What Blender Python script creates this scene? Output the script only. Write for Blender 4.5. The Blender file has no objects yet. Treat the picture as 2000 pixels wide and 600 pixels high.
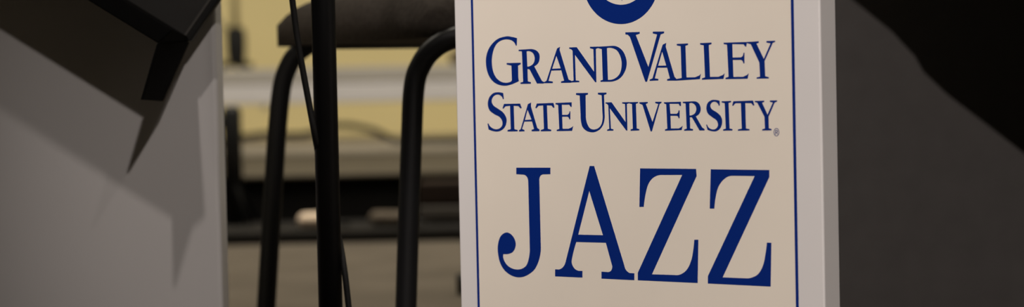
import bpy, bmesh, math, random
from mathutils import Vector, Matrix
from mathutils.geometry import tessellate_polygon
random.seed(4)
S = bpy.context.scene
COL = S.collection
PI = math.pi

# ------------------------------------------------------------------ camera
F = 3900.0                                    # focal length in pixels of a 2000 x 600 frame
PITCH, ROLL, CAMZ = 0.033996, 0.02158, 0.365
_r = Vector((1, 0, 0)); _f = Vector((0, math.cos(PITCH), -math.sin(PITCH))); _u = Vector((0, math.sin(PITCH), math.cos(PITCH)))
CR = _r * math.cos(ROLL) - _u * math.sin(ROLL)
CU = _u * math.cos(ROLL) + _r * math.sin(ROLL)
CF = _f
CO = Vector((0, 0, CAMZ))


def ray(x, y):
    return CF + CR * ((x - 1000) / F) - CU * ((y - 300) / F)


def at(x, y, d):
    """world point seen at pixel x, y at depth d"""
    return CO + ray(x, y) * d


def onplane(x, y, p, n):
    v = ray(x, y)
    return CO + v * ((p - CO).dot(n) / v.dot(n))


cam_d = bpy.data.cameras.new('camera')
cam = bpy.data.objects.new('camera', cam_d)
COL.objects.link(cam)
cam.matrix_world = Matrix(((CR.x, CU.x, -CF.x, CO.x), (CR.y, CU.y, -CF.y, CO.y), (CR.z, CU.z, -CF.z, CO.z), (0, 0, 0, 1)))
cam_d.sensor_width = 36.0
cam_d.sensor_fit = 'HORIZONTAL'
cam_d.lens = F * 36.0 / 2000.0
cam_d.clip_start = 0.05
cam_d.dof.use_dof = True
cam_d.dof.focus_distance = 1.98
cam_d.dof.aperture_fstop = 3.6
S.camera = cam


# ------------------------------------------------------------------ materials
def mat(name, rgb, rough=0.6, metal=0.0, noise=0.0, scale=60.0, spec=0.5, bump=0.0, stretch=None):
    m = bpy.data.materials.new(name)
    m.use_nodes = True
    nt = m.node_tree
    b = nt.nodes['Principled BSDF']
    b.inputs['Roughness'].default_value = rough
    b.inputs['Metallic'].default_value = metal
    b.inputs['Specular IOR Level'].default_value = spec
    b.inputs['Base Color'].default_value = (*rgb, 1)
    if noise or bump:
        tc = nt.nodes.new('ShaderNodeTexCoord')
        mp = nt.nodes.new('ShaderNodeMapping')
        if stretch:
            mp.inputs['Scale'].default_value = stretch
        nz = nt.nodes.new('ShaderNodeTexNoise')
        nz.inputs['Scale'].default_value = scale
        nz.inputs['Detail'].default_value = 4
        nt.links.new(tc.outputs['Object'], mp.inputs[0])
        nt.links.new(mp.outputs[0], nz.inputs['Vector'])
        if noise:
            rp = nt.nodes.new('ShaderNodeValToRGB')
            rp.color_ramp.elements[0].position = 0.3
            rp.color_ramp.elements[1].position = 0.7
            rp.color_ramp.elements[0].color = (*[c * (1 - noise) for c in rgb], 1)
            rp.color_ramp.elements[1].color = (*[min(1, c * (1 + noise)) for c in rgb], 1)
            nt.links.new(nz.outputs['Fac'], rp.inputs[0])
            nt.links.new(rp.outputs[0], b.inputs['Base Color'])
        if bump:
            bp = nt.nodes.new('ShaderNodeBump')
            bp.inputs['Strength'].default_value = bump
            bp.inputs['Distance'].default_value = 0.002
            nt.links.new(nz.outputs['Fac'], bp.inputs['Height'])
            nt.links.new(bp.outputs[0], b.inputs['Normal'])
    return m


M = dict(
    board=mat('white_plastic_board', (.74, .72, .71), .55, noise=.012, scale=9),
    poster=mat('cream_poster_paper', (.83, .765, .665), .6, noise=.012, scale=14),
    ink=mat('navy_ink', (.0012, .021, .195), .6, spec=.12),
    panel=mat('white_panel', (.74, .72, .71), .6, noise=.015, scale=7),
    charcoal=mat('charcoal_panel', (.0375, .0348, .0335), .85, noise=.06, scale=35, spec=.15),
    black=mat('black_enamel', (.012, .012, .012), .45, noise=.15, scale=20, spec=.3),
    blackmatte=mat('black_matte', (.0035, .0034, .0033), .85, noise=.15, scale=30, spec=.08),
    desk=mat('black_desk_face', (.030, .029, .027), .6, noise=.1, scale=18, spec=.25),
    steel=mat('black_tube', (.006, .006, .0065), .45, noise=.1, scale=20, spec=.2),
    rubber=mat('black_rubber', (.010, .010, .010), .6, noise=.1, scale=40, spec=.25),
    fabric=mat('black_brown_upholstery', (.070, .060, .052), .95, noise=.18, scale=160, spec=.05, bump=.3),
    wall=mat('yellow_cream_paint', (.86, .735, .39), .85, noise=.02, scale=3, spec=.2),
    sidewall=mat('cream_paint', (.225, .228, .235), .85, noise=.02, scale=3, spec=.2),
    ceil=mat('ceiling_tile', (.7, .68, .63), .9, noise=.02, scale=8, spec=.1),
    floor=mat('taupe_carpet', (.120, .102, .081), .95, noise=.14, scale=5, spec=.1, bump=.2),
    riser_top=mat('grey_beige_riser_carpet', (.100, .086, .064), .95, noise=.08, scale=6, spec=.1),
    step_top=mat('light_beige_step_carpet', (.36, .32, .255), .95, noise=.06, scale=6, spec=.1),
    riser_front=mat('black_riser_skirt', (.008, .0075, .007), .9, noise=.2, scale=8, spec=.1),
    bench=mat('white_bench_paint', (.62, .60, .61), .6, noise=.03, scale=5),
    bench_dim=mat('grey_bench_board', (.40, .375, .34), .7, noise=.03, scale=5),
    olive=mat('brass_tube', (.40, .345, .19), .5, noise=.05),
    pale=mat('pale_felt', (.90, .72, .55), .8, noise=.05, scale=30, spec=.2),
    wood=mat('brown_handle', (.10, .07, .045), .6, noise=.1, scale=30),
    case=mat('dark_brown_case', (.022, .013, .009), .7, noise=.2, scale=20, spec=.2),
    casegrey=mat('grey_case_trim', (.085, .075, .065), .7, noise=.1, scale=20, spec=.2),
    board_dark=mat('dark_grey_board', (.020, .0185, .017), .85, noise=.12, scale=12, spec=.15),  # dark tone of the added board that replaces floor shade
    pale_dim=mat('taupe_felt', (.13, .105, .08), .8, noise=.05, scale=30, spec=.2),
    highlight=mat('grey_edge_highlight', (.075, .070, .064), .6, noise=.15, scale=30, spec=.2),  # lighter grey that paints the bevel highlight of the desk
    chrome=mat('steel_bolt', (.75, .73, .68), .3, metal=.8),
)


# ------------------------------------------------------------------ helpers
def obj(name, bm, m, parent=None, smooth=False, bevel=0.0, segs=2):
    me = bpy.data.meshes.new(name)
    bmesh.ops.recalc_face_normals(bm, faces=bm.faces[:])
    bm.to_mesh(me)
    bm.free()
    me.materials.append(m)
    if smooth:
        for p in me.polygons:
            p.use_smooth = True
    o = bpy.data.objects.new(name, me)
    COL.objects.link(o)
    if parent is not None:
        o.parent = parent
    if bevel:
        b = o.modifiers.new('bevel', 'BEVEL')
        b.width = bevel
        b.segments = segs
        b.limit_method = 'ANGLE'
        b.angle_limit = math.radians(40)
        if smooth is False:
            for p in me.polygons:
                p.use_smooth = True
            w = o.modifiers.new('wn', 'WEIGHTED_NORMAL')
    return o


def thing(name, label, cat, loc=(0, 0, 0), rz=0.0, group=None):
    o = bpy.data.objects.new(name, None)
    o.empty_display_size = .05
    COL.objects.link(o)
    o.location = loc
    o.rotation_euler = (0, 0, rz)
    o['label'] = label
    o['category'] = cat
    if group:
        o['group'] = group
    return o


def tag(o, label, cat, group=None):
    o['label'] = label
    o['category'] = cat
    if group:
        o['group'] = group
    return o


def struct(name, bm, m, **k):
    o = obj(name, bm, m, **k)
    o['kind'] = 'structure'
    return o


def box(bm, x0, x1, y0, y1, z0, z1):
    v = [bm.verts.new(p) for p in ((x0, y0, z0), (x1, y0, z0), (x1, y1, z0), (x0, y1, z0), (x0, y0, z1), (x1, y0, z1), (x1, y1, z1), (x0, y1, z1))]
    for f in ((0, 3, 2, 1), (4, 5, 6, 7), (0, 1, 5, 4), (1, 2, 6, 5), (2, 3, 7, 6), (3, 0, 4, 7)):
        bm.faces.new([v[i] for i in f])
    return bm


def prism(bm, front, back):
    """closed solid between two equally long loops of points"""
    a = [bm.verts.new(p) for p in front]
    b = [bm.verts.new(p) for p in back]
    n = len(a)
    bm.faces.new(a)
    bm.faces.new(b[::-1])
    for i in range(n):
        bm.faces.new((a[i], a[(i + 1) % n], b[(i + 1) % n], b[i]))
    return bm


def smooth_path(pts, n=6):
    pts = [Vector(p) for p in pts]
    out = []
    for i in range(len(pts) - 1):
        p0 = pts[max(i - 1, 0)]; p1 = pts[i]; p2 = pts[i + 1]; p3 = pts[min(i + 2, len(pts) - 1)]
        for k in range(n):
            t = k / n
            out.append(.5 * ((2 * p1) + (p2 - p0) * t + (2 * p0 - 5 * p1 + 4 * p2 - p3) * t * t + (3 * p1 - p0 - 3 * p2 + p3) * t ** 3))
    out.append(pts[-1])
    return out


def tube(bm, pts, r, seg=16, cap=True):
    pts = [Vector(p) for p in pts]
    rr = r if isinstance(r, (list, tuple)) else [r] * len(pts)
    t0 = (pts[1] - pts[0]).normalized()
    ref = Vector((0, 0, 1)) if abs(t0.z) < .9 else Vector((1, 0, 0))
    nx = t0.cross(ref).normalized()
    rings = []
    for i, p in enumerate(pts):
        a = pts[max(i - 1, 0)]; b = pts[min(i + 1, len(pts) - 1)]
        t = (b - a).normalized()
        nx = (nx - t * nx.dot(t)).normalized()
        ny = t.cross(nx)
        rings.append([bm.verts.new(p + nx * (math.cos(2 * PI * k / seg) * rr[i]) + ny * (math.sin(2 * PI * k / seg) * rr[i])) for k in range(seg)])
    for i in range(len(rings) - 1):
        for k in range(seg):
            bm.faces.new((rings[i][k], rings[i][(k + 1) % seg], rings[i + 1][(k + 1) % seg], rings[i + 1][k]))
    if cap:
        bm.faces.new(rings[0][::-1])
        bm.faces.new(rings[-1])
    return bm


def lathe(bm, prof, seg=32, c=(0, 0, 0)):
    """profile of (radius, height) turned about z"""
    c = Vector(c)
    rings = []
    for r, z in prof:
        rings.append([bm.verts.new(c + Vector((r * math.cos(2 * PI * k / seg), r * math.sin(2 * PI * k / seg), z))) for k in range(seg)])
    for i in range(len(rings) - 1):
        for k in range(seg):
            bm.faces.new((rings[i][k], rings[i][(k + 1) % seg], rings[i + 1][(k + 1) % seg], rings[i + 1][k]))
    bm.faces.new(rings[0][::-1])
    bm.faces.new(rings[-1])
    return bm


def new():
    return bmesh.new()


# ------------------------------------------------------------------ room
WALL_Y = 8.35
WX0, WX1, Y0 = -4.2, 4.2, -6.0
FLOOR_S = CO.z * F
RISER_Y, RISER_H = 5.12, 0.147
TIER_Y, TIER_H = 6.62, 0.170
struct('floor', box(new(), WX0, WX1, Y0, WALL_Y, -.1, 0), M['floor'])
struct('ceiling', box(new(), WX0, WX1, Y0, WALL_Y, 3.6, 3.7), M['ceil'])
struct('wall_back', box(new(), WX0, WX1, WALL_Y, WALL_Y + .12, 0, 3.6), M['wall'])
struct('wall_left', box(new(), WX0 - .12, WX0, Y0, WALL_Y + .12, 0, 3.6), M['sidewall'])
struct('wall_right', box(new(), WX1, WX1 + .12, Y0, WALL_Y + .12, 0, 3.6), M['sidewall'])
struct('wall_front', box(new(), WX0 - .12, WX1 + .12, Y0 - .12, Y0, 0, 3.6), M['sidewall'])

rs = thing('stage_riser', 'low stage riser with black front and grey beige carpeted top along the yellow wall', 'stage', (0, RISER_Y, 0))
obj('riser_skirt', box(new(), -3.2, 3.2, 0, WALL_Y - RISER_Y - .004, .001, RISER_H - .006), M['riser_front'], rs)
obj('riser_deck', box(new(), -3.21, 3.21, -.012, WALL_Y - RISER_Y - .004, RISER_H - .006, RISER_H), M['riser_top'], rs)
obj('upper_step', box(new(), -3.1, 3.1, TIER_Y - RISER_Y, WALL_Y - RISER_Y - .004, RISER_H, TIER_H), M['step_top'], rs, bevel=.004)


# ------------------------------------------------------------------ lettering outlines, read off the sign
def outline(pts, n=7):
    """pts: (x, y) corner, (x, y, 1) smooth point; returns a polygon with the curves resolved"""
    N = len(pts)
    P = [Vector((p[0], p[1])) for p in pts]
    sm = [len(p) > 2 for p in pts]
    out = []
    for i in range(N):
        j = (i + 1) % N
        p, q = P[i], P[j]
        if not sm[i] and not sm[j]:
            out.append(p)
            continue
        L = (q - p).length
        tp = (q - P[i - 1]).normalized() * L if sm[i] else None
        tq = (P[(j + 1) % N] - p).normalized() * L if sm[j] else None
        if tp is None:
            tp = 2 * (q - p) - tq
            tp = tp.normalized() * L if tp.length > 1e-6 else (q - p)
        if tq is None:
            tq = 2 * (q - p) - tp
            tq = tq.normalized() * L if tq.length > 1e-6 else (q - p)
        for k in range(n):
            t = k / n
            out.append(p * (2 * t ** 3 - 3 * t * t + 1) + tp * (t ** 3 - 2 * t * t + t) + q * (-2 * t ** 3 + 3 * t * t) + tq * (t ** 3 - t * t))
    return out


def Z(x0, y0, s, pts):
    return [(x0 + p[0] / s, y0 + p[1] / s, *p[2:]) for p in pts]


def A_(pts): return Z(940, 60, 5, pts)
def B_(pts): return Z(1220, 60, 5, pts)
def C_(pts): return Z(940, 170, 5, pts)
def D_(pts): return Z(1220, 170, 5, pts)


s = 1
LINE1 = [
    # G
    [[(1010.5, 74.5), (1000, 72, s), (990, 71, s), (973, 76, s), (960, 88, s), (952.5, 102, s), (949.6, 119, s), (952.5, 140, s), (960, 155, s), (971, 164, s), (985, 167.6, s), (998, 165.5, s), (1014, 158.5), (1013, 151), (1012.5, 128.3), (1017.7, 125.7), (1017.7, 122.6), (990.3, 123.2), (990.3, 126), (999.5, 128.3), (1000.5, 156.5), (997.5, 160, s), (988, 161.6, s), (979, 159.5, s), (970, 152, s), (964, 140, s), (961.3, 120, s), (964, 100, s), (970, 87, s), (978, 80, s), (989, 77, s), (999, 78.5, s), (1005, 83, s), (1008, 89), (1010, 89)]],
    # R
    [A_([(368, 186), (470, 180), (530, 188, s), (565, 220, s), (573, 265, s), (560, 315, s), (520, 348), (595, 490), (618, 503), (612, 516), (548, 516), (475, 378), (455, 374), (458, 495), (488, 503), (488, 518), (386, 520), (386, 507), (412, 500), (400, 202), (368, 199)]),
     A_([(446, 203), (475, 200, s), (510, 222, s), (525, 270, s), (512, 320, s), (480, 345, s), (453, 350)])],
    # A
    [A_([(743, 174), (772, 157), (768, 188), (856, 478), (880, 488), (880, 508), (782, 510), (782, 496), (812, 488), (785, 386), (688, 390), (660, 490), (702, 497), (702, 512), (615, 513), (615, 502), (640, 490), (736, 195)]),
     A_([(737, 245), (779, 368), (695, 372)])],
    # N
    [A_([(862, 163), (935, 161), (1105, 402), (1098, 180), (1065, 171), (1065, 157), (1146, 155), (1146, 168), (1122, 178), (1127, 503), (1116, 503), (918, 235), (926, 486), (960, 490), (960, 502), (870, 506), (870, 495), (905, 487), (895, 195), (880, 180), (862, 176)])],
    # D
    [A_([(1143, 156), (1270, 149), (1340, 160, s), (1395, 215, s), (1423, 310, s), (1405, 400, s), (1350, 470, s), (1265, 498), (1168, 499), (1168, 487), (1190, 480), (1180, 180), (1143, 169)]),
     A_([(1230, 171), (1275, 168, s), (1330, 195, s), (1366, 265, s), (1374, 340, s), (1355, 420, s), (1305, 468, s), (1240, 480)])],
    # V
    [B_([(10, 16), (150, 12), (150, 29), (112, 42), (235, 355), (320, 37), (278, 27), (278, 9), (388, 7), (388, 24), (355, 36), (222, 498), (205, 498), (55, 60), (35, 40), (10, 35)])],
    # A
    [B_([(378, 134), (410, 119), (404, 156), (490, 450), (508, 470), (508, 488), (418, 488), (418, 474), (445, 466), (418, 361), (324, 361), (298, 465), (332, 471), (332, 486), (248, 490), (248, 478), (275, 465), (370, 150)]),
     B_([(370, 205), (409, 340), (330, 342)])],
    # L
    [B_([(512, 129), (622, 124), (622, 139), (597, 148), (607, 456), (690, 455), (733, 437), (748, 420), (738, 473), (508, 488), (508, 472), (560, 462), (550, 151), (512, 143)])],
    # L
    [B_([(740, 121), (852, 116), (852, 131), (825, 140), (837, 451), (920, 450), (963, 432), (980, 415), (968, 471), (758, 479), (758, 466), (788, 455), (775, 143), (740, 136)])],
    # E
    [B_([(970, 117), (1198, 110), (1190, 158), (1178, 152), (1165, 133), (1055, 131), (1058, 262), (1140, 260), (1158, 245), (1164, 215), (1173, 215), (1173, 320), (1163, 320), (1155, 295), (1140, 285), (1060, 286), (1065, 451), (1160, 450), (1198, 432), (1215, 415), (1205, 469), (988, 474), (988, 460), (1018, 450), (1003, 137), (970, 131)])],
    # Y
    [B_([(1198, 110), (1313, 103), (1313, 118), (1290, 126), (1362, 275), (1428, 124), (1388, 116), (1388, 101), (1473, 97), (1473, 110), (1450, 119), (1370, 297), (1376, 445), (1411, 454), (1411, 467), (1292, 469), (1292, 457), (1325, 448), (1318, 310), (1235, 132), (1198, 122)])],
]
LINE2 = [
    # S
    [C_([(218, 60), (224, 118), (213, 118), (200, 90, s), (165, 74, s), (125, 90, s), (105, 135, s), (120, 178, s), (165, 211, s), (215, 248, s), (247, 300, s), (249, 350, s), (226, 402, s), (180, 432, s), (135, 434, s), (75, 415), (64, 357), (75, 357), (95, 390, s), (140, 412, s), (180, 405, s), (207, 375, s), (207, 330, s), (180, 292, s), (130, 265, s), (83, 225, s), (67, 165, s), (80, 105, s), (115, 64, s), (160, 51, s)])],
    # T
    [C_([(226, 165), (382, 162), (398, 205), (388, 211), (365, 186), (320, 184), (327, 412), (358, 420), (358, 433), (260, 435), (260, 420), (291, 412), (284, 184), (240, 189), (220, 213), (210, 208)])],
    # A
    [C_([(458, 168), (490, 151), (488, 190), (550, 400), (572, 415), (572, 431), (495, 433), (495, 418), (518, 410), (499, 336), (424, 338), (402, 410), (425, 420), (425, 433), (372, 435), (372, 422), (388, 412), (453, 187)]),
     C_([(455, 222), (494, 318), (430, 322)])],
    # T
    [C_([(546, 161), (708, 155), (719, 200), (708, 205), (690, 181), (644, 179), (653, 408), (686, 417), (686, 431), (585, 433), (585, 420), (615, 410), (607, 180), (562, 184), (542, 209), (531, 204)])],
    # E
    [C_([(728, 156), (886, 149), (886, 194), (876, 194), (862, 173), (790, 173), (793, 272), (845, 272), (860, 260), (866, 237), (873, 237), (873, 316), (864, 316), (856, 297), (845, 290), (793, 290), (797, 408), (855, 408), (885, 395), (902, 380), (890, 428), (740, 431), (740, 418), (765, 410), (754, 176), (728, 168)])],
    # U
    [Z(1120, 170, 6, [(34, 72), (174, 69), (174, 88), (146, 96), (149, 330), (153, 385, s), (167, 435, s), (196, 482, s), (240, 498, s), (290, 485, s), (325, 450, s), (342, 400, s), (346, 340), (334, 96), (291, 86), (291, 67), (391, 65), (391, 84), (362, 94), (370, 330), (368, 375, s), (355, 435, s), (320, 490, s), (270, 522, s), (220, 531, s), (160, 515, s), (112, 470, s), (93, 405, s), (88, 330), (77, 99), (34, 91)])],
    # N
    [Z(1160, 170, 6, [(140, 181), (210, 179), (375, 412), (368, 199), (335, 193), (335, 179), (416, 177), (416, 190), (390, 199), (396, 511), (382, 509), (190, 248), (203, 489), (233, 497), (233, 511), (159, 513), (159, 500), (184, 490), (172, 215), (155, 196), (140, 193)])],
    # I
    [Z(1160, 170, 6, [(416, 179), (521, 175), (521, 188), (496, 197), (505, 485), (536, 495), (536, 509), (434, 513), (434, 498), (460, 488), (450, 199), (416, 191)])],
    # V
    [D_([(147, 149), (229, 146), (229, 158), (210, 166), (275, 342), (332, 166), (302, 157), (302, 145), (363, 144), (363, 155), (345, 166), (270, 433), (257, 433), (178, 174), (147, 161)])],
    # E
    [D_([(387, 149), (553, 144), (553, 186), (543, 186), (530, 164), (442, 164), (450, 262), (512, 262), (525, 250), (530, 228), (540, 228), (540, 306), (532, 306), (524, 287), (512, 281), (450, 281), (455, 405), (530, 405), (555, 392), (570, 378), (560, 421), (397, 427), (397, 415), (420, 407), (409, 169), (387, 160)])],
    # R
    [D_([(571, 144), (680, 139), (725, 158, s), (746, 210, s), (735, 257, s), (698, 287), (760, 395), (784, 412), (784, 424), (735, 425), (660, 296), (640, 296), (643, 405), (671, 412), (671, 425), (584, 427), (584, 415), (609, 407), (598, 161), (571, 156)]),
     D_([(635, 160), (662, 157, s), (692, 178, s), (703, 215, s), (690, 255, s), (660, 275, s), (638, 278)])],
    # S
    [D_([(930, 134), (932, 183), (922, 183), (910, 158, s), (885, 144, s), (855, 153, s), (840, 185, s), (855, 217, s), (900, 246, s), (940, 283, s), (956, 330, s), (946, 387, s), (915, 424, s), (875, 434, s), (812, 418), (799, 367), (808, 367), (830, 402, s), (868, 415, s), (900, 402, s), (915, 368, s), (900, 325, s), (860, 296, s), (815, 257, s), (801, 205, s), (815, 155, s), (850, 129, s), (890, 126, s)])],
    # I
    [D_([(951, 139), (1043, 136), (1043, 148), (1018, 156), (1028, 405), (1056, 412), (1056, 425), (964, 427), (964, 415), (991, 407), (980, 158), (951, 151)])],
    # T
    [D_([(1065, 139), (1256, 132), (1270, 178), (1260, 183), (1240, 158), (1181, 157), (1188, 405), (1223, 412), (1223, 425), (1109, 427), (1109, 415), (1147, 407), (1138, 158), (1085, 159), (1062, 186), (1053, 181)])],
    # Y
    [D_([(1274, 136), (1366, 133), (1366, 146), (1345, 154), (1398, 270), (1450, 153), (1421, 145), (1421, 132), (1491, 131), (1491, 142), (1468, 153), (1409, 290), (1411, 403), (1438, 411), (1438, 424), (1346, 426), (1346, 413), (1373, 405), (1368, 290), (1298, 153), (1274, 148)])],
]
LINE3 = [
    # J
    [[(1009, 327.6), (1075.6, 327.6), (1075.6, 340.3), (1061, 340.8), (1056, 344, s), (1054, 352), (1057, 484), (1054, 506, s), (1045, 526, s), (1030, 538, s), (1015, 542, s), (1000, 538.4, s), (986, 528, s), (977, 512, s), (973, 492, s), (973.6, 476, s), (979, 461, s), (990, 454.2, s), (1001, 460, s), (1007.6, 473, s), (1006.6, 485, s), (1000, 494, s), (984, 496.4), (983.6, 504, s), (988, 514, s), (996, 522, s), (1008, 526.4, s), (1020, 525, s), (1029, 518, s), (1034, 502, s), (1035.4, 486), (1032.4, 356), (1030, 346, s), (1024, 341.2), (1009, 340.4)]],
    # A
    [Z(1080, 440, 5, [(362, -578), (405, -578), (700, 395), (718, 440, s), (750, 467), (798, 470), (798, 537), (477, 522), (477, 454), (535, 458), (570, 445, s), (582, 398), (520, 172), (231, 164), (190, 320, s), (188, 375, s), (215, 425, s), (255, 446), (291, 447), (291, 512), (24, 500), (24, 431), (62, 433), (105, 405, s), (130, 345)]),
     Z(1080, 440, 5, [(358, -335), (492, 98), (250, 92)])],
    # Z
    [Z(1230, 320, 5, [(104, 45), (651, 50), (656, 120), (220, 1080), (440, 1087), (500, 1080, s), (560, 1035, s), (603, 945, s), (622, 850, s), (633, 742), (673, 742), (666, 1165), (82, 1138), (82, 1065), (515, 109), (310, 109), (245, 128, s), (195, 180, s), (165, 262, s), (140, 421), (97, 421)])],
    # Z
    [Z(1340, 320, 5, [(244, 54), (816, 61), (816, 130), (360, 1110), (590, 1119), (650, 1110, s), (710, 1074, s), (755, 990, s), (780, 870, s), (792, 770), (836, 772), (829, 1200), (216, 1170), (216, 1098), (673, 120), (465, 117), (403, 130, s), (345, 182, s), (306, 262, s), (279, 438), (234, 438)])],
]


def ell(cx, cy, rx, ry, n=64):
    return [(cx + rx * math.cos(2 * PI * k / n), cy + ry * math.sin(2 * PI * k / n)) for k in range(n)]


REG = [
    [ell(1517.1, 258.3, 5.4, 8.0, 28), ell(1517.1, 258.3, 4.4, 6.8, 28)],
    [[(1514.6, 254.0), (1518.0, 254.0), (1519.8, 255.4), (1519.6, 258.0), (1518.3, 259.0), (1520.2, 262.8), (1519.0, 262.8), (1517.1, 259.4), (1515.7, 259.4), (1515.7, 262.8), (1514.6, 262.8)],
     [(1515.7, 255.2), (1517.8, 255.2), (1518.6, 256.4), (1517.8, 258.2), (1515.7, 258.3)]],
]
LOGO = [
    [ell(1213.2, -39, 74.5, 86, 96), ell(1213.5, -53, 54, 62.3, 96)],
    [[(1213.4, -6), (1215.4, 2.4), (1217.4, -6), (1221, -40), (1210, -40)]],
]

# ------------------------------------------------------------------ the lettered sign
PHI = 0.63598
AX = Vector((math.cos(PHI), -math.sin(PHI), 0))            # along the sign, to its right
NX = Vector((-math.sin(PHI), -math.cos(PHI), 0))           # out of its face
SO = Vector((0, 2.05, 0))


def sign_xy(x, y):
    p = onplane(x, y, SO, NX)
    return (p - SO).dot(AX), p.z


a_l = sign_xy(893, 300)[0]
a_r = sign_xy(1606, 300)[0]
amid = (a_l + a_r) / 2
SIGN_H = .74
sign = thing('display_sign', 'tall white sign board lettered in navy blue with JAZZ in large serif capitals', 'sign', SO + AX * amid, -PHI)
hw = (a_r - a_l) / 2
DEEP = .030
# board: face with two return edges folded back, one sheet with rounded corners
bm = new()
prof = []
rr = .002
T = .004
def corner(cx, cy, a0, a1, r, n=7):
    return [(cx + r * math.cos(a0 + (a1 - a0) * k / n), cy + r * math.sin(a0 + (a1 - a0) * k / n)) for k in range(n + 1)]
outer = [(-hw, DEEP)] + corner(-hw + rr, rr, PI, 1.5 * PI, rr) + corner(hw - rr, rr, 1.5 * PI, 2 * PI, rr) + [(hw, DEEP)]
inner = [(hw - T, DEEP)] + [(hw - T, T), (-hw + T, T)] + [(-hw + T, DEEP)]
loop = outer + inner
prism(bm, [(x, y, .002) for x, y in loop], [(x, y, SIGN_H) for x, y in loop])
bmesh.ops.triangulate(bm, faces=[f for f in bm.faces if len(f.verts) > 4])
obj('board', bm, M['board'], sign)


def decal(name, glyphs, m, parent, off, thick, conv):
    bm = new()
    for g in glyphs:
        loops = []
        for lp in g:
            pl = outline(lp) if len(lp) < 48 else [Vector((p[0], p[1])) for p in lp]
            loops.append([Vector((*conv(p[0], p[1]), 0)) for p in pl])
        tri = tessellate_polygon(loops)
        flat = [p for l in loops for p in l]
        fr = [bm.verts.new((p.x, -off - thick, p.y)) for p in flat]
        bk = [bm.verts.new((p.x, -off, p.y)) for p in flat]
        for t in tri:
            try:
                bm.faces.new([fr[i] for i in t])
            except ValueError:
                pass
        k = 0
        for l in loops:
            n = len(l)
            for i in range(n):
                try:
                    bm.faces.new((fr[k + i], fr[k + (i + 1) % n], bk[k + (i + 1) % n], bk[k + i]))
                except ValueError:
                    pass
            k += n
    return obj(name, bm, m, parent)


def sc(x, y):
    a, z = sign_xy(x, y)
    return a - amid, z


bl = sum(sc(x, y)[0] for x, y in ((922.5, 0), (929, 300), (935.5, 600))) / 3
br = sum(sc(x, y)[0] for x, y in ((1547.4, 0), (1552.6, 300), (1558, 600))) / 3
PB, PT = .055, .70
PO = .0005
obj('poster', box(new(), bl, br, -PO, -.00005, PB, PT), M['poster'], sign)
bm = new()
bw = .0014
for x0, x1, z0, z1 in ((bl - bw, bl + bw, PB - bw, PT + bw), (br - bw, br + bw, PB - bw, PT + bw), (bl, br, PB - bw, PB + bw), (bl, br, PT - bw, PT + bw)):
    box(bm, x0, x1, -PO - .0002, -.0001, z0, z1)
obj('border_line', bm, M['ink'], sign)
LT = .00015
decal('emblem', LOGO, M['ink'], sign, PO, LT, sc)
decal('lettering', LINE1, M['ink'], sign, PO, LT, sc)
decal('lettering', LINE2, M['ink'], sign, PO, LT, sc)
decal('lettering', LINE3, M['ink'], sign, PO, LT, sc)
decal('registered_mark', REG, M['ink'], sign, PO, LT, sc)

# ------------------------------------------------------------------ plain white panel on the left
LYAW = math.radians(6)
LA = Vector((math.cos(LYAW), -math.sin(LYAW), 0))
LN = Vector((-math.sin(LYAW), -math.cos(LYAW), 0))
LP = at(427, 300, 2.30)
LP = Vector((LP.x, LP.y, 0))
lp = thing('white_panel', 'plain white upright panel crossed by the grey shadows of the black desk in front', 'panel', LP, -LYAW)
W, H, r2 = .62, .74, .0055
bm = new()
outer = [(-W, .03)] + corner(-W + r2, r2, PI, 1.5 * PI, r2) + corner(-r2, r2, 1.5 * PI, 2 * PI, r2) + [(0, .03)]
inner = [(-.004, .03), (-.004, r2), (-r2, .004), (-W + r2, .004), (-W + .004, r2), (-W + .004, .03)]
loop = outer + inner
prism(bm, [(x, y, .002) for x, y in loop], [(x, y, H) for x, y in loop])
bmesh.ops.triangulate(bm, faces=[f for f in bm.faces if len(f.verts) > 4])
obj('sheet', bm, M['panel'], lp)
# support strut behind
for z0 in (.02, H - .06):
    obj('batten', box(new(), -W + .03, -.03, .0305, .05, z0, z0 + .03), M['blackmatte'], lp)

# black tilted desk hanging in front of it
GAP = .13
DP = LP + LN * GAP


def dk(x, y, g=GAP):
    return onplane(x, y, LP + LN * g, LN)


base_l = dk(-230, 300, GAP + .032)
desk = thing('music_stand', 'black music stand desk tilted in front of the left white panel, corner down', 'music stand', (base_l.x, base_l.y, 0))
ofs = Vector((base_l.x, base_l.y, 0))


def slab(name, pix, g0, g1, m, bevel=.002, parent=desk, per=None):
    fr, bk = [], []
    for i, (x, y) in enumerate(pix):
        ga, gb = (g1, g0) if per is None else (per[i] + (g1 - g0), per[i])
        p = dk(x, y, ga)
        fr.append(p - ofs)
        bk.append(p - LN * (ga - gb) - ofs)
    bm = prism(new(), fr, bk)
    return obj(name, bm, m, parent, bevel=bevel)


e1 = Vector((-130, -80)).normalized()
e2 = Vector((56, -81)).normalized()
c0 = Vector((366, 79))
c1 = c0 + e1 * 900
c2 = c1 + e2 * 560
c3 = c0 + e2 * 560
GB = .036
slab('desk_plate', [c0, c1, c2, c3], GB - .006, GB, M['desk'], .0015)
# raised rim along the right edge
slab('desk_rim', [c0 + Vector((5, 3)), c0 + e2 * 560 + Vector((5, 3)), c0 + e2 * 560 + e1 * 4, c0 + e1 * 4], GB - .006, GB + .006, M['black'], .002)


slab('edge_highlight', [c0 + e1 * 7 + e2 * 5, c0 + e2 * 555 + e1 * 7, c0 + e2 * 555 + e1 * 12, c0 + e1 * 12 + e2 * 5], GB - .001, GB + .002, M['highlight'], .0006)  # thin lighter strip, a painted highlight just inside the rim


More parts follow.
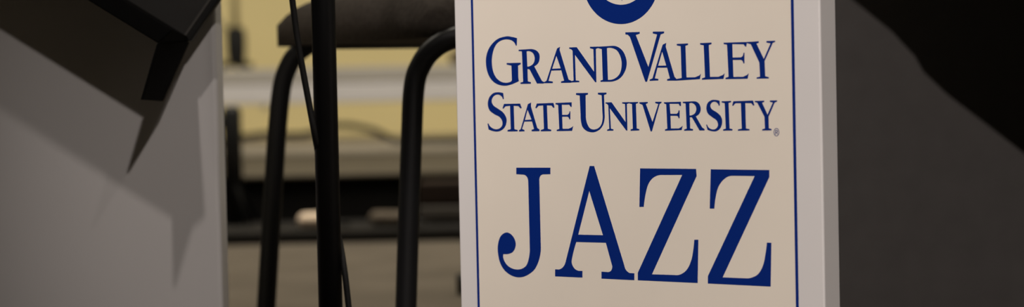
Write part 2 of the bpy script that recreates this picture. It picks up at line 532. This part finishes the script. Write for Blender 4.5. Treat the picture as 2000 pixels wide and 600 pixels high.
def loft(name, front, back, m, bevel):
    fr = [dk(x, y, g) - ofs for x, y, g in front]
    bk = [dk(x, y, g) - ofs for x, y, g in back]
    return obj(name, prism(new(), fr, bk), m, desk, bevel=bevel)


# deep ledge along the lower edge, front to back
f0, f1 = Vector((308, 85)), Vector((338, 58))
b0, b1 = Vector((369, 83)), Vector((367, 72))
GF = GAP
loft('ledge', [(*f0, GF), (*(f0 + e1 * 860), GF), (*(f1 + e1 * 880), GF), (*f1, GF)],
     [(*b0, GB + .0005), (*(b0 + e1 * 860), GB + .0005), (*(b1 + e1 * 870), GB + .0005), (*b1, GB + .0005)], M['blackmatte'], .002)
# end bracket hanging from the ledge, running from front to back
loft('bracket', [(311, 84, GF), (371, 82, GB), (319, 198, GB + .004), (279, 195, GF)],
     [(306, 84, GF), (366, 82, GB), (314, 198, GB + .004), (274, 195, GF)], M['blackmatte'], .001)
top = Vector((0, 0, dk(-230, -470, GAP + .032).z))
bm = new()
tube(bm, [(0, 0, .012), (0, 0, top.z)], .011, 20)
obj('pole', bm, M['steel'], desk, smooth=True)
bm = new()
lathe(bm, [(.13, 0), (.13, .008), (.10, .016), (.02, .024), (.014, .05)], 40)
obj('base', bm, M['black'], desk, smooth=True)
cen = (dk(*(c0 + e1 * 500 + e2 * 280), GB) - ofs)
bm = new()
tube(bm, [Vector((0, 0, top.z - .01)), Vector((0, 0, top.z - .01)) * .5 + cen * .5 + LN * .01, cen - LN * .001], .010, 14)
obj('tilt_arm', bm, M['steel'], desk, smooth=True)

# ------------------------------------------------------------------ charcoal panel on the right
RYAW = math.radians(-4)
RA = Vector((math.cos(RYAW), -math.sin(RYAW), 0))
RN = Vector((-math.sin(RYAW), -math.cos(RYAW), 0))
RP = at(1560, 300, 2.12)
RP = Vector((RP.x, RP.y, 0))
rp = thing('charcoal_panel', 'plain charcoal upright panel behind the right side of the lettered sign', 'panel', RP, -RYAW)
obj('sheet', box(new(), 0, .55, 0, .012, .002, .74), M['charcoal'], rp, bevel=.003)
for z0 in (.02, .66):
    obj('batten', box(new(), .03, .52, .0125, .03, z0, z0 + .03), M['blackmatte'], rp)

# ------------------------------------------------------------------ black pole with cable
PD = 2.13
pole_x = lambda y: 631.5 + (y - 0) * (13.5 / 600)
foot = at(pole_x(850), 850, PD)
pt = at(pole_x(300), 300, PD)
ps = thing('microphone_stand', 'black upright stand pole left of the lettered sign with a thin cable around it', 'stand', (pt.x, pt.y, 0))
bm = new()
tube(bm, [(0, 0, .015), (0, 0, .95)], .0129, 28)
obj('pole', bm, M['steel'], ps, smooth=True)
bm = new()
lathe(bm, [(.125, 0), (.125, .007), (.11, .014), (.03, .02), (.018, .04), (.0135, .041)], 48)
obj('base', bm, M['black'], ps, smooth=True)
bm = new()
lathe(bm, [(.0125, .93), (.019, .935), (.019, .99), (.012, 1.0)], 28)
obj('clutch', bm, M['rubber'], ps, smooth=True)
bm = new()
tube(bm, [(0, 0, .99), (0, 0, 1.5)], .008, 20)
obj('upper_tube', bm, M['steel'], ps, smooth=True)
cpx = [(556, -150, 2.10), (563, -70, 2.10), (571, 0, 2.105), (580, 70, 2.108), (592, 140, 2.11), (604, 205, 2.112), (616, 270, 2.116), (627, 330, 2.155), (640, 385, 2.157), (652, 430, 2.155), (664, 475, 2.148), (673, 530, 2.13), (680, 590, 2.125), (686, 650, 2.12), (690, 720, 2.11), (690, 790, 2.06)]
pp = [at(*p) for p in cpx]
pp += [Vector((pp[-1].x - .01, pp[-1].y - .10, .004)), Vector((pp[-1].x - .10, pp[-1].y - .16, .004)), Vector((pp[-1].x - .30, pp[-1].y - .12, .004))]
top_c = [Vector((pt.x - .01, pt.y - .025, .95)), Vector((pt.x - .03, pt.y - .03, .7)), ]
bm = new()
tube(bm, smooth_path(top_c + pp, 6), .0034, 12)
cb = obj('cable', bm, M['rubber'], None, smooth=True)
tag(cb, 'thin black cable winding down around the black stand pole', 'cable')

# ------------------------------------------------------------------ chair
dF, dN = 2.64, 2.34
far_px = [(627, 78), (605, 87), (588, 98), (572, 114), (561, 135), (553, 158), (547, 195), (541, 260), (537, 320), (529, 450), (520, 600)]
near_px = [(897, 71), (872, 79), (852, 91), (834, 108), (821, 129), (812, 152), (807, 190), (804.5, 250), (802, 320), (797.5, 450), (793, 600)]
farp = [at(x, y, dF) for x, y in far_px]
nearp = [at(x, y, dN) for x, y in near_px]
nf = Vector((farp[-2].x - nearp[-2].x, farp[-2].y - nearp[-2].y, 0))
lat = nf.normalized()                                   # across the chair, away from the camera
back = Vector((lat.y, -lat.x, 0))                       # towards the backrest
if back.x < 0:
    back = -back
ch0 = (farp[-2] + nearp[-2]) / 2
chair = thing('stacking_chair', 'black padded chair on bent black tube legs behind the stand pole', 'chair', (ch0.x, ch0.y, 0))
co = Vector((ch0.x, ch0.y, 0))
zu = (farp[0].z + nearp[0].z) / 2


def ext(pts):
    a, b = pts[-2], pts[-1]
    d = (b - a).normalized()
    k = (b.z - .012) / -d.z
    return pts + [b + d * k]


RL = .0127
leg_paths = []
for pts in (farp, nearp):
    p = ext(pts)
    bend = smooth_path(p, 5)
    run = p[0] + back * .34
    rear_top = p[0] + back * .37 + Vector((0, 0, -.03))
    leg_paths.append((bend, run, p))
    bm = new()
    tube(bm, [p[0] + back * .20 + Vector((0, 0, .0)), p[0] + back * .05] + bend, RL, 20)
    o = obj('leg', bm, M['steel'], chair, smooth=True)
    o.location = -co
    bm = new()
    fe = p[-1]
    lathe(bm, [(.017, -.012), (.018, -.006), (.017, .03), (.0135, .032)], 20, fe)
    o2 = obj('rubber_foot', bm, M['rubber'], o, smooth=True)
for (bend, run, p) in leg_paths:
    st = p[0] + back * .20
    rt = p[0] + back * .36
    ft = p[0] + back * .47; ft = Vector((ft.x, ft.y, .012))
    bm = new()
    tube(bm, smooth_path([st, st + back * .10, rt + Vector((0, 0, -.02)), rt + back * .03 + Vector((0, 0, -.07)), (rt * .45 + ft * .55), ft], 5), RL, 18)
    o = obj('leg', bm, M['steel'], chair, smooth=True)
    o.location = -co
    bm = new()
    lathe(bm, [(.017, -.012), (.018, -.006), (.017, .03), (.0135, .032)], 20, ft)
    obj('rubber_foot', bm, M['rubber'], o, smooth=True)
# seat: crowned cushion with a rounded front
sfar = at(524, 92, 2.69)
sz = sfar.z
SW, SD = .43, .43
NU, NV = 40, 40


def seat_pt(u, v, top):
    """u across from the far side (0) to the near side (1), v from front (0) to back (1)"""
    p = sfar - lat * (SW * u) + back * (SD * v)
    eu = min(u, 1 - u) * SW
    ev = min(v, 1 - v) * SD
    def rnd(e, R):
        return math.sqrt(max(0, 1 - (1 - min(e / R, 1)) ** 2))
    edge = rnd(eu, .05) * rnd(ev, .05)
    cr = (1 - (2 * u - 1) ** 2) ** .8 * .036 + (1 - (2 * v - 1) ** 2) * .008
    z = sz + ((.012 + .036 * edge + cr * .55) if top else 0)
    return Vector((p.x, p.y, z))


def squircle(u, v):
    """pull the plan corners in a little"""
    R = .035
    du = min(u, 1 - u) * SW; dv = min(v, 1 - v) * SD
    if du < R and dv < R:
        x, y = R - du, R - dv
        m_ = max(x, y); l = math.hypot(x, y)
        if l > 1e-9:
            k = m_ / l
            nu = (R - x * k) / SW; nv = (R - y * k) / SD
            u = nu if u < .5 else 1 - nu
            v = nv if v < .5 else 1 - nv
    return u, v


bm = new()
tg = [[bm.verts.new(seat_pt(*squircle(i / NU, j / NV), True)) for j in range(NV + 1)] for i in range(NU + 1)]
bg = [[bm.verts.new(seat_pt(*squircle(i / NU, j / NV), False)) for j in range(NV + 1)] for i in range(NU + 1)]
for i in range(NU):
    for j in range(NV):
        bm.faces.new((tg[i][j], tg[i + 1][j], tg[i + 1][j + 1], tg[i][j + 1]))
        bm.faces.new((bg[i][j], bg[i][j + 1], bg[i + 1][j + 1], bg[i + 1][j]))
for i in range(NU):
    bm.faces.new((tg[i][0], bg[i][0], bg[i + 1][0], tg[i + 1][0]))
    bm.faces.new((tg[i][NV], tg[i + 1][NV], bg[i + 1][NV], bg[i][NV]))
    bm.faces.new((tg[0][i], tg[0][i + 1], bg[0][i + 1], bg[0][i]))
    bm.faces.new((tg[NU][i], bg[NU][i], bg[NU][i + 1], tg[NU][i + 1]))
o = obj('seat', bm, M['fabric'], chair, smooth=True)
o.location = -co
# backrest with two uprights
bc = sfar + back * (SD + .02) - lat * (SW / 2)
for sgn in (-1, 1):
    b0 = Vector((bc.x, bc.y, sz + .004)) + lat * (sgn * .17)
    bm = new()
    tube(bm, smooth_path([b0 - back * .12, b0 - back * .02 + Vector((0, 0, .002)), b0 + back * .025 + Vector((0, 0, .05)), b0 + back * .05 + Vector((0, 0, .2)), b0 + back * .08 + Vector((0, 0, .36))], 5), .011, 16)
    o = obj('back_upright', bm, M['steel'], chair, smooth=True)
    o.location = -co
bm = new()
q0 = Vector((bc.x, bc.y, sz)) + back * .05
pts = []
for z0 in (.16, .40):
    for a, t in ((-.21, -.02), (.21, -.02), (.21, .03), (-.21, .03)):
        pts.append(q0 + lat * a + back * (t - .012 + z0 * .12) + Vector((0, 0, z0)))
v = [bm.verts.new(p) for p in pts]
for f in ((0, 3, 2, 1), (4, 5, 6, 7), (0, 1, 5, 4), (1, 2, 6, 5), (2, 3, 7, 6), (3, 0, 4, 7)):
    bm.faces.new([v[i] for i in f])
o = obj('backrest', bm, M['fabric'], chair, bevel=.018, segs=4)
o.location = -co


# ------------------------------------------------------------------ background
# low white bench on the riser
BD = 7.25
bp0 = at(660, 200, BD)
def zz(x, y, d): return at(x, y, d).z
bz_top, bz_bot = zz(660, 131, BD), zz(660, 201, BD)
bz_mid = zz(660, 163, BD)
bx = at(660, 200, BD)
bench = thing('bench', 'long low white bench on the riser in front of the yellow wall', 'bench', (bx.x, bx.y, TIER_H))
bx0, bx1 = -1.05, 1.15
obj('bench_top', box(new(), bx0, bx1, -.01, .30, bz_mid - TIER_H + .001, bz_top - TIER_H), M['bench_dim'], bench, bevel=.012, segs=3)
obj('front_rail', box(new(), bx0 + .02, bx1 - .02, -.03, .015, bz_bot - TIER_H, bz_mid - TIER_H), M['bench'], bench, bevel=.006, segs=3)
for lx in (-.98, 1.08):
    for ly in (.02, .26):
        obj('leg', box(new(), lx - .02, lx + .02, ly - .015, ly + .03, 0, bz_mid - TIER_H), M['bench'], bench, bevel=.004)
gl = at(517, 206, BD - .03)
bm = new()
lathe(bm, [(.004, -.02), (.010, -.014), (.011, .012), (.008, .02)], 16, gl - Vector((bx.x, bx.y, TIER_H)))
obj('screw_knob', bm, M['chrome'], bench, smooth=True)['label'] = 'shiny metal screw knob'

# small stand standing on the bench
sb = at(462, 128, BD + .10)
st = thing('table_stand', 'small black tripod stand with an olive brass rod standing on the white bench', 'stand', (sb.x, sb.y, bz_top))
k = BD / F
bm = new()
lathe(bm, [(.028, .012), (.032, .03), (.036, .06), (.037, .13), (.027, .156)], 20)
obj('clutch', bm, M['rubber'], st, smooth=True)
for a in (200, 335, 90):
    bm = new()
    dx, dy = math.cos(math.radians(a)), math.sin(math.radians(a))
    tube(bm, smooth_path([(0, 0, .04), (dx * .025, dy * .025, .022), (dx * .062, dy * .062, .012)], 4), .012, 12)
    obj('leg', bm, M['rubber'], st, smooth=True)
bm = new()
tube(bm, [(0, 0, .14), (0, 0, .7)], .012, 18)
obj('rod', bm, M['olive'], st, smooth=True)
bm = new()
tube(bm, [(-.012, 0, .12), (-.10, .0, .235)], .010, 14)
obj('side_arm', bm, M['olive'], st, smooth=True)

# dark lump on the bench, half hidden by the sign
eb = at(905, 130, BD + .1)
bm = new()
box(bm, -.05, .05, -.05, .05, .0, .055)
o = obj('equipment_box', bm, M['wood'], None, bevel=.02, segs=4)
o.location = (eb.x, eb.y, bz_top)
tag(o, 'small dark box on the white bench at the edge of the lettered sign', 'box')

# added dark board before the riser, in place of shade on the floor
BOARD_H = .030
tag(obj('shade_board', box(new(), -3.0, 3.0, 4.73, RISER_Y - .015, .0, BOARD_H), M['board_dark'], None, bevel=.004), 'long low dark board added along the black riser front in place of floor shade', 'board')

# black post in front of the riser
pd = 5.0
tp = at(452, 208, pd)
ft = Vector((tp.x, tp.y, BOARD_H))
po = thing('short_stand', 'short black post with a side knob in front of the riser by the white panel', 'stand', ft)
bm = new()
lathe(bm, [(.024, .0), (.024, tp.z - .03 - .012), (.017, tp.z - .03)], 20)
obj('post', bm, M['black'], po, smooth=True)
bm = new()
kz = zz(440, 238, pd) - BOARD_H
tube(bm, [(-.016, 0, kz), (-.025, 0, kz), (-.027, 0, kz), (-.038, 0, kz)], [.008, .008, .02, .018], 16)
obj('knob', bm, M['rubber'], po, smooth=True)
for a in (180, 300, 60):
    bm = new()
    dx, dy = math.cos(math.radians(a)), math.sin(math.radians(a))
    tube(bm, [(dx * .01, dy * .01, .11), (dx * .09, dy * .09, .009)], .007, 12)
    obj('leg', bm, M['blackmatte'], po, smooth=True)

# dark cable arching on the riser
cd = 6.9
cpt = [(470, 268, cd), (490, 266, cd), (520, 262, cd), (560, 264, cd), (600, 262, cd), (630, 252, cd), (660, 245, cd), (695, 247, cd), (735, 257, cd), (770, 274, cd), (800, 288, cd)]
cp = [at(*p) for p in cpt]
zt = TIER_H + .0105
cp = [Vector((cp[0].x - .10, cp[0].y, zt)), Vector((cp[0].x - .04, cp[0].y, zt + .01))] + [Vector((p.x, p.y, max(p.z, zt))) for p in cp] + [Vector((cp[-1].x + .05, cp[-1].y, zt)), Vector((cp[-1].x + .3, cp[-1].y - .05, zt))]
bm = new()
tube(bm, smooth_path(cp, 5), .0105, 12)
tag(obj('cable', bm, M['rubber'], None, smooth=True), 'thick dark cable arching over the riser behind the chair legs', 'cable')

# pale felt beater heads on the floor before the riser
def beater(x, y, d, rx, ang, m, label, hl=.05):
    p = at(x, y, d)
    t = thing('drum_beater', label, 'beater', (p.x, p.y, BOARD_H), 0)
    R_ = .0185
    bm = new()
    L = rx
    pts, rad = [], []
    ca, sa = math.cos(ang), math.sin(ang)
    for i in range(9):
        a = PI / 2 * i / 8
        q = -L / 2 + R_ * (1 - math.cos(a)) ; rad.append(max(.001, R_ * math.sin(a))); pts.append(q)
    for i in range(9):
        a = PI / 2 * i / 8
        q = L / 2 - R_ * (1 - math.sin(a)); rad.append(max(.001, R_ * math.cos(a))); pts.append(q)
    pts3 = [Vector((q * ca + i * 1e-6, q * sa, R_ + .001)) for i, q in enumerate(pts)]
    tube(bm, pts3, rad, 18)
    obj('head', bm, m, t, smooth=True)
    bm = new()
    tube(bm, [(L / 2 * ca * .8, L / 2 * sa * .8, R_), ((L / 2 + hl) * ca, (L / 2 + hl) * sa, .006)], .005, 10)
    obj('handle', bm, M['black'], t, smooth=True)


beater(612, 436, 4.84, .075, .1, M['pale'], 'pale rounded beater head on the dark board, peeking out left of the stand pole')
beater(757, 436, 4.84, .095, -.35, M['pale_dim'], 'dim taupe beater head on the dark board between stand pole and near chair leg')

# dark case half hidden by the sign
cs = at(900, 440, 4.90)
ic = thing('instrument_case', 'dark brown case with a grey lower band beside the lettered sign edge', 'case', (cs.x + .03, cs.y + .02, BOARD_H))
obj('lid', box(new(), -.13, .35, -.03, .05, .045, .105), M['case'], ic, bevel=.008, segs=3)
obj('body', box(new(), -.13, .35, -.032, .052, .008, .044), M['casegrey'], ic, bevel=.006, segs=3)
obj('foot', box(new(), -.11, .33, -.02, .04, .0, .008), M['blackmatte'], ic)

# stand with a rubber foot just showing at the edge of the sign
fd = at(905, 572, 3.5)
fs = thing('tripod_stand', 'black tripod stand behind the lettered sign, one rubber foot showing', 'stand', (fd.x + .22, fd.y + .02, 0))
bm = new()
tube(bm, [(0, 0, .03), (0, 0, .55)], .011, 18)
obj('pole', bm, M['steel'], fs, smooth=True)
for a in (185, 305, 65):
    dx, dy = math.cos(math.radians(a)), math.sin(math.radians(a))
    bm = new()
    tube(bm, [(dx * .012, dy * .012, .11), (dx * .21, dy * .21, .022)], .007, 12)
    lg = obj('leg', bm, M['steel'], fs, smooth=True)
    bm = new()
    tube(bm, [(dx * .20, dy * .20, .026), (dx * .212, dy * .212, .020), (dx * .232, dy * .232, .0195)], [.012, .019, .018], 16)
    obj('rubber_foot', bm, M['rubber'], lg, smooth=True)

# ------------------------------------------------------------------ lights
def spot(name, pos, target, power, color, size, angle, blend):
    l = bpy.data.lights.new(name, 'SPOT')
    l.energy = power
    l.color = color
    l.shadow_soft_size = size
    l.spot_size = math.radians(angle)
    l.spot_blend = blend
    o = bpy.data.objects.new(name, l)
    COL.objects.link(o)
    o.location = pos
    d = Vector(target) - Vector(pos)
    o.rotation_euler = d.to_track_quat('-Z', 'Y').to_euler()
    return o


def area(name, pos, target, power, color, sx, sy):
    l = bpy.data.lights.new(name, 'AREA')
    l.shape = 'RECTANGLE'
    l.size, l.size_y = sx, sy
    l.energy = power
    l.color = color
    o = bpy.data.objects.new(name, l)
    COL.objects.link(o)
    o.location = pos
    d = Vector(target) - Vector(pos)
    o.rotation_euler = d.to_track_quat('-Z', 'Y').to_euler()
    return o


WARM = (1.0, .90, .84)
tipP = dk(278, 196, GAP)
def ldir(x, y):
    return (tipP - onplane(x, y, LP, LN)).normalized()
tgt = LP + LA * .06 + Vector((0, 0, .33))
for nm, (sx_, sy_), pw, ds in (('stage_light_a', (261, 337), 122, 4.2), ('stage_light_b', (355, 541), 86, 3.3), ('stage_light_c', (200, 437), 20, 4.0)):
    dv = ldir(sx_, sy_)
    spot(nm, tgt + dv * ds, tgt, pw, WARM, .05, 14, 1.0)

# key spot on the sign and the charcoal panel
Lk = Vector((-.12, -.79, .60)).normalized()
ktgt = Vector((.30, 2.0, .30))
KP = ktgt + Lk * 4.3
spot('key_spot', KP, ktgt, 625, WARM, .03, 12.5, .15)

# second music stand above the frame, whose shadow falls on the charcoal panel
shad = [(1640, -25), (1665, 0), (1742, 62), (1788, 112), (1803, 140), (1850, 185), (1925, 242), (2010, 308), (2090, 360)]
G2 = .33
cp2 = []
for x, y in shad:
    q = onplane(x, y, RP, RN)
    d = (KP - q).normalized()
    cp2.append(q + d * (G2 / d.dot(RN)))
print('caster px', [(round(1000 + F * (p - CO).dot(CR) / (p - CO).dot(CF)), round(300 - F * (p - CO).dot(CU) / (p - CO).dot(CF))) for p in cp2])
upv = Vector((.45, 0, .60))
poly = cp2 + [cp2[-1] + Vector((.10, 0, .42)), cp2[0] + Vector((.10, 0, .42))]
cx_ = sum(p.x for p in poly) / len(poly)
stb = Vector((cp2[-1].x + .08, cp2[-1].y + .03, 0))
ms2 = thing('music_stand', 'black music stand desk above the charcoal panel on the right', 'music stand', stb)
bm = prism(new(), [p - stb for p in poly], [p - stb - RN * .008 for p in poly])
obj('desk_plate', bm, M['black'], ms2)
bm = new()
tube(bm, [(0, 0, .012), (0, 0, cp2[-1].z + .30)], .011, 18)
obj('pole', bm, M['steel'], ms2, smooth=True)
bm = new()
lathe(bm, [(.12, 0), (.12, .008), (.02, .02), (.013, .04)], 36)
obj('base', bm, M['black'], ms2, smooth=True)

# ceiling lights of the room behind
area('ceiling_light_rear', (-.3, 4.7, 3.55), (-.3, 5.6, 0), 290, (1, .92, .78), 5, 1.6)
w = bpy.data.worlds.new('world')
S.world = w
w.use_nodes = True
w.node_tree.nodes['Background'].inputs[0].default_value = (.05, .045, .04, 1)
w.node_tree.nodes['Background'].inputs[1].default_value = .12

S.view_settings.view_transform = 'Standard'
S.view_settings.look = 'None'
S.view_settings.exposure = 0
S.view_settings.gamma = 1
S.view_settings.use_curve_mapping = False
S.cycles.max_bounces = 8
S.cycles.use_denoising = True
